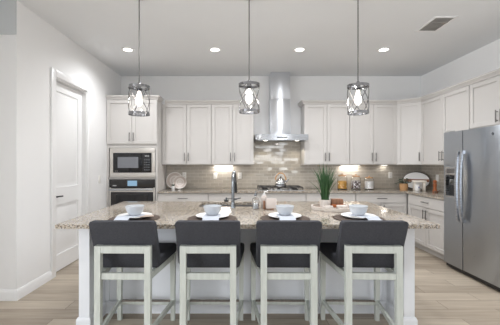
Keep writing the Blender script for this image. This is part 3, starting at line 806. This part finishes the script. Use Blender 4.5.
# ------------------------------------------------------------------ island accessories
def blades(n, h, spread, wid, seed, r0=.03, droop=.5):
    rnd = random.Random(seed); b = MB()
    for i in range(n):
        a = rnd.uniform(0, 2*PI); rr = r0*math.sqrt(rnd.random()); hh = h*rnd.uniform(.55, 1.0); sp = spread*rnd.uniform(.1, 1)**1.2
        ca, sa = math.cos(a), math.sin(a); ta = rnd.uniform(0, 2*PI); tx, ty = math.cos(ta), math.sin(ta)
        L, R, K = [], [], 6
        for k in range(K+1):
            u = k/K; d = rr+sp*u*u; z = hh*(u-droop*.35*sp/spread*u*u*u*.5)
            ww = wid*(1-u**2.2)*.5+.0004
            L.append(b.bm.verts.new((ca*d-tx*ww, sa*d-ty*ww, z))); R.append(b.bm.verts.new((ca*d+tx*ww, sa*d+ty*ww, z)))
        for k in range(K): b.bm.faces.new((L[k], R[k], R[k+1], L[k+1]))
    return b
TX, TY = .975, 3.25
t = thing('round_tray', 'round whitewashed tray near the right end of the island', 'tray', (TX, TY, CT1))
MB().lathe([(0, 0), (.208, 0), (.208, .013), (0, .013)], n=56).build('tray_base', 'tan', t)
MB().lathe([(.2085, 0), (.220, .002), (.224, .034), (.2085, .034)], n=56, closed=True).build('rim', 'washed', t)
ZT = CT1+.013
t = thing('potted_grass', 'tall green grass plant in a pale pot on the round tray', 'plant', (.905, 3.30, ZT))
MB().lathe([(0, 0), (.048, 0), (.058, .05), (.060, .082), (.054, .082), (.050, .07), (0, .07)], n=28).build('pot', 'stone', t)
f = blades(120, .43, .17, .011, 5, .035).build('foliage', 'leaf', t); f.location = (0, 0, .065)
t = tag(MB().box(-.06, .06, -.04, .04, 0, .055, .006).build('wooden_box', 'brownwood'), 'brown wooden block standing at the back of the round tray', 'box'); t.location = (1.035, 3.32, ZT+.032)
t = tag(MB().box(-.062, .062, -.045, .045, 0, .032, .004).build('wooden_box', 'amber'), 'reddish wooden block beneath the brown block on the tray', 'box'); t.location = (1.035, 3.32, ZT)
for k in range(3):
    o = tag(MB().lathe([(0, 0), (.055, 0), (.058, .004), (.055, .010), (0, .010)], n=28).build('coaster', 'stone'), ('bottom', 'middle', 'top')[k]+' pale stone coaster of the stack on the round tray', 'coaster', 'stone coasters on the tray'); o.location = (1.055, 3.20, ZT+k*.0102)
o = tag(MB().lathe([(0, 0), (.045, 0), (.055, .02), (.050, .034), (.045, .034), (.045, .02), (0, .012)], n=28).build('small_dish', 'stone'), 'small pale stone dish at the front left of the round tray', 'dish'); o.location = (.895, 3.16, ZT)
# soap bottle etc
t = thing('soap_bottle', 'clear glass soap bottle with grey pump beside the sink', 'bottle', (.165, 3.26, CT1))
MB().lathe([(0, 0), (.034, 0), (.037, .004), (.037, .095), (.03, .115), (.014, .125), (.013, .14), (.010, .14), (.011, .124), (.026, .112), (.033, .094), (.033, .006), (0, .006)], n=28).build('bottle', 'glass', t)
MB().lathe([(0, .007), (.032, .007), (.032, .06), (0, .06)], n=24).build('liquid', 'bluebowl', t)
MB().lathe([(0, .1405), (.016, .1405), (.016, .158), (.005, .16), (.005, .178), (0, .178)], n=16).tube([(0, 0, .18), (0, -.02, .183), (0, -.045, .178)], [.008, .006, .004], 8).build('pump', 'gun', t)
t = thing('lotion_bottle', 'white pump bottle behind the pale card on the island', 'bottle', (.262, 3.36, CT1))
MB().lathe([(0, 0), (.033, 0), (.036, .01), (.036, .10), (.024, .125), (.012, .132), (0, .133)], n=24).build('bottle', 'pastel', t)
MB().lathe([(0, .1335), (.014, .1335), (.014, .15), (.005, .152), (.005, .168), (0, .168)], n=16).tube([(0, 0, .17), (.02, 0, .172), (.04, 0, .166)], [.008, .006, .004], 8).build('pump', 'white', t)
t = thing('recipe_stand', 'brown wooden stand holding a tilted pale card on the island', 'stand', (.30, 3.24, CT1))
MB().box(-.055, -.035, -.02, .05, 0, .085, .003).box(-.035, .05, -.03, .05, 0, .012, .002).build('stand', 'brownwood', t)
b = MB().box(-.06, .06, -.008, .008, 0, .105, .002).move(lambda c: (c.x*.97+.012*c.z/.1, c.y+.035*(c.z/.105)-.022, c.z*.93))
o = b.build('card', 'pastel', t); o.location = (.02, 0, .0125); o.rotation_euler = (0, .0, .35)

# ------------------------------------------------------------------ back counter accessories
def outlet(label, loc, rz):
    t = thing('wall_outlet', label, 'outlet', loc, rz, 'outlets on the backsplash')
    MB().box(-.037, .037, -.006, 0, -.06, .06, .002).build('cover_plate', 'outlet', t)
    for z in (-.022, .022):
        s = MB().prism(rrect(-.017, .017, z-.016, z+.016, .008), -.0085, -.006, 'y').build('socket', 'outlet', t)
        MB().box(-.008, -.005, -.0088, -.0085, z-.004, z+.006).box(.005, .008, -.0088, -.0085, z-.004, z+.006).build('slots', 'blackmat', s)
    return t
outlet('white outlet half hidden behind the leaning plates', (-1.06, YS, 1.155), 0)
outlet('white outlet below the left light bar', (-.47, YS, 1.145), 0)
outlet('white outlet just right of the faucet, left of the hood', (-.005, YS, 1.15), 0)
outlet('white outlet right of the glass jars', (2.865, YS, 1.16), 0)
outlet('white outlet on the right wall above the pepper mill', (XR-.010, 5.42, 1.13), -PI/2)
def leaning_plate(label, x, y, r, tilt, mat):
    t = thing('decorative_plate', label, 'plate', (x, y, CT1+.001), 0, 'plates leaning on the backsplash')
    b = MB().lathe([(0, 0), (r*.62, 0), (r*.68, .004), (r, .016), (r, .020), (r*.68, .010), (r*.6, .007), (0, .007)], n=44)
    b.move(lambda c: (c.x, -c.z, c.y+r))
    b.move(lambda c: (c.x, c.y*math.cos(tilt)+c.z*math.sin(tilt), c.z*math.cos(tilt)-c.y*math.sin(tilt)))
    m = min(v.co.z for v in b.bm.verts); b.move(lambda c: (c.x, c.y, c.z-m))
    o = b.build('plate', plate_mat(r), t)
    return t
leaning_plate('large blush plate leaning on the backsplash by the oven cabinet', -1.235, YS-.085, .158, .28, None)
leaning_plate('smaller blush plate leaning in front of the large plate', -1.125, YS-.135, .125, .28, None)
t = thing('tiny_planter', 'tiny green plant in white pot before the leaning plates', 'plant', (-1.235, YS-.185, CT1))
MB().lathe([(0, 0), (.030, 0), (.036, .055), (.031, .055), (.028, .045), (0, .045)], n=20).build('pot', 'white', t)
f = blades(60, .055, .035, .009, 3, .02, .8).build('foliage', 'leafdark', t); f.location = (0, 0, .045)
def jar(label, x, h, fill, lidm, fh):
    t = thing('glass_jar', label, 'jar', (x, 5.70, CT1), 0, 'lidded glass jars on the back counter')
    r = .086
    MB().lathe([(0, 0), (r-.006, 0), (r, .006), (r, h-.03), (r-.012, h-.012), (r-.025, h), (r-.029, h), (r-.016, h-.015), (r-.005, h-.032), (r-.005, .01), (0, .008)], n=32).build('jar', 'glass', t)
    MB().lathe([(0, .0085), (r-.0056, .0105), (r-.0056, fh-.006), (r-.02, fh+.004), (0, fh)], n=32).build('contents', fill, t)
    l = MB().lathe([(0, h+.0005), (r-.02, h+.0005), (r-.016, h+.008), (r-.02, h+.018), (0, h+.018)], n=32).build('lid', lidm, t)
    MB().sphere((0, 0, h+.032), .0145).build('knob', lidm, l)
jar('glass jar of amber sweets with wooden lid', 1.88, .238, 'pasta', 'honey', .145)
jar('glass jar of dark and white pebbles with wooden lid', 2.13, .228, 'pebble', 'honey', .15)
jar('glass jar of white sugar with wooden lid', 2.375, .198, 'sugar', 'honey', .14)
# corner group
t = thing('oval_board', 'oval white serving board with a brown band and dark rim in the corner', 'board', (3.19, 5.62, CT1+.011), -.55)
def oval(rx, rz, n=40): return [(rx*math.cos(2*PI*i/n), rz+rz*math.sin(2*PI*i/n)) for i in range(n)]
lean = lambda c: (c.x, c.y+.20*c.z, c.z)
MB().prism(oval(.212, .150), -.008, .008, 'y').move(lean).build('board', 'white', t)
b = MB().tube([(.212*math.cos(2*PI*i/40), 0, .150+.150*math.sin(2*PI*i/40)) for i in range(40)], .009, 8, True).move(lean); b.build('rim', 'ring', t)
b = MB().prism([(-.205, .125), (.205, .125), (.205, .175), (-.205, .175)], -.0095, -.008, 'y').move(lean); b.build('band', 'band', t)
t = thing('corner_plant', 'small leafy plant in a honey wood pot left of the oval board', 'plant', (2.915, 5.52, CT1))
MB().lathe([(0, 0), (.06, 0), (.072, .06), (.068, .115), (.06, .115), (.058, .1), (0, .1)], n=24).build('pot', 'honey', t)
rnd = random.Random(4); b = MB()
for i in range(110):
    a = rnd.uniform(0, 2*PI); e = rnd.uniform(.1, 1.3); R = rnd.uniform(.05, .145)
    c = Vector((R*math.cos(a)*math.cos(e*.8), R*math.sin(a)*math.cos(e*.8)*.7, .10+R*math.sin(e)*.75))
    d = Vector((math.cos(a), math.sin(a), rnd.uniform(-.3, .5))).normalized()*rnd.uniform(.022, .036); s_ = d.cross(Vector((rnd.uniform(-.4, .4), rnd.uniform(-.4, .4), 1))).normalized()*.015
    b.bm.faces.new([b.bm.verts.new(q) for q in (c-d, c+s_, c+d, c-s_)])
for i in range(10):
    a = i*.63; b.tube([(0, 0, .09), (.05*math.cos(a), .035*math.sin(a), .15)], .003, 5)
b.build('foliage', 'leafdark', t)
t = thing('cream_riser', 'small cream arch-shaped stand in front of the oval board', 'stand', (3.155, 5.46, CT1), -.3)
MB().box(-.092, -.055, -.04, .04, 0, .14, .003).box(.055, .092, -.04, .04, 0, .14, .003).box(-.108, .108, -.05, .05, .14, .172, .004).build('frame', 'cream', t)
t = thing('mug', 'white mug with a small blue mark before the cream stand', 'mug', (3.07, 5.36, CT1))
MB().lathe([(0, 0), (.036, 0), (.041, .006), (.043, .105), (.039, .105), (.037, .01), (0, .008)], n=28).build('body', 'white', t)
MB().tube([(.041, .0, .085), (.066, .0, .08), (.072, .0, .055), (.062, .0, .03), (.04, .0, .025)], .006, 8).build('handle', 'white', t)
b = MB().box(-.010, .010, -.0445, -.042, .045, .075, .001, 1); b.build('mark', plain('blue_mark', srgb(96, 120, 170), .4, noise=.05), t)
t = thing('pepper_mill', 'reddish turned wooden pepper mill on the right counter', 'mill', (3.25, 5.17, CT1))
MB().lathe([(0, 0), (.034, 0), (.034, .02), (.026, .045), (.022, .075), (.028, .10), (.030, .125), (.020, .14), (0, .142)], n=24).build('body', 'amber', t)
MB().lathe([(0, .1425), (.022, .1425), (.030, .16), (.026, .185), (.010, .195), (0, .197)], n=24).build('head', 'amber', t)
t = thing('spice_scoop', 'small dark wooden scoop lying in front of the pepper mill', 'scoop', (3.15, 4.98, CT1), .4)
MB().lathe([(0, 0), (.026, 0), (.036, .026), (.032, .032), (.022, .010), (0, .008)], n=20).build('cup', 'brownwood', t)
MB().tube([(.027, 0, .02), (.06, 0, .028), (.10, 0, .03)], .006, 8).build('handle', 'brownwood', t)

# ------------------------------------------------------------------ pendants
def make_pendant(label, loc, ph=0):
    t = thing('pendant_light', label, 'pendant light', loc, 0, 'pendant lights above the island')
    z0, z1, R = 0.0, .288, .101
    hc = H-loc[2]
    MB().lathe([(0, hc-.0005), (.06, hc-.0005), (.06, hc-.018), (.02, hc-.026), (0, hc-.026)], n=28).build('canopy', 'chrome', t)
    MB().cyl((0, 0, z1+.03), (0, 0, hc-.026), .0055, 10).build('rod', 'nickel', t)
    for z, nm in ((z0, 'bottom_ring'), (z1-.026, 'top_ring')):
        r2 = R if z > .1 else R*.98
        MB().lathe([(r2-.003, z), (r2+.003, z), (r2+.003, z+.026), (r2-.003, z+.026)], n=44, closed=True).build(nm, 'pchrome', t)
    b = MB(); n = 4
    for s in (-1, 1):
        for i in range(n):
            a0 = 2*PI*i/n+PI/4+ph; tw = s*2*PI/n*1.0
            b.tube([(R*.985*math.cos(a0+tw*u), R*.985*math.sin(a0+tw*u), .01+(z1-.02)*u) for u in [k/10 for k in range(11)]], .0036, 6)
    b.build('cage', 'pchrome', t)
    b = MB()
    for i in range(3):
        a = i*2*PI/3+.2; b.tube([(0, 0, z1+.02), (R*.97*math.cos(a), R*.97*math.sin(a), z1-.012)], .004, 6)
    b.build('spider', 'pchrome', t)
    MB().lathe([(0, z1+.035), (.012, z1+.035), (.022, z1+.01), (.022, z1-.055), (0, z1-.055)], n=20).build('socket', 'pchrome', t)
    MB().lathe([(0, z1-.0555), (.014, z1-.0555), (.018, z1-.08), (.031, z1-.125), (.034, z1-.15), (.028, z1-.178), (.012, z1-.195), (0, z1-.197)], n=24).build('bulb', 'bulb', t)
    return t
PZ, PYY = 1.868, 3.06
lbs = ('leftmost of the three chrome cage pendant lights', 'middle chrome cage pendant light, beside the range hood', 'rightmost of the three chrome cage pendant lights')
p0 = None
for i, (x, dz) in enumerate(((-.995, 0), (.09, .022), (1.165, .01))):
    loc = (x, PYY, PZ+dz)
    if i == 0: p0 = make_pendant(lbs[0], (x, PYY, PZ+.0), .55)
    else: make_pendant(lbs[i], loc, (.55, .78, 0)[i])
    l = bpy.data.lights.new('pendant_glow', 'POINT'); l.energy = 7.0; l.color = (1, .98, .95); l.shadow_soft_size = .035
    o = bpy.data.objects.new('pendant_glow', l); COL.objects.link(o); o.location = (x, PYY, PZ+.10)
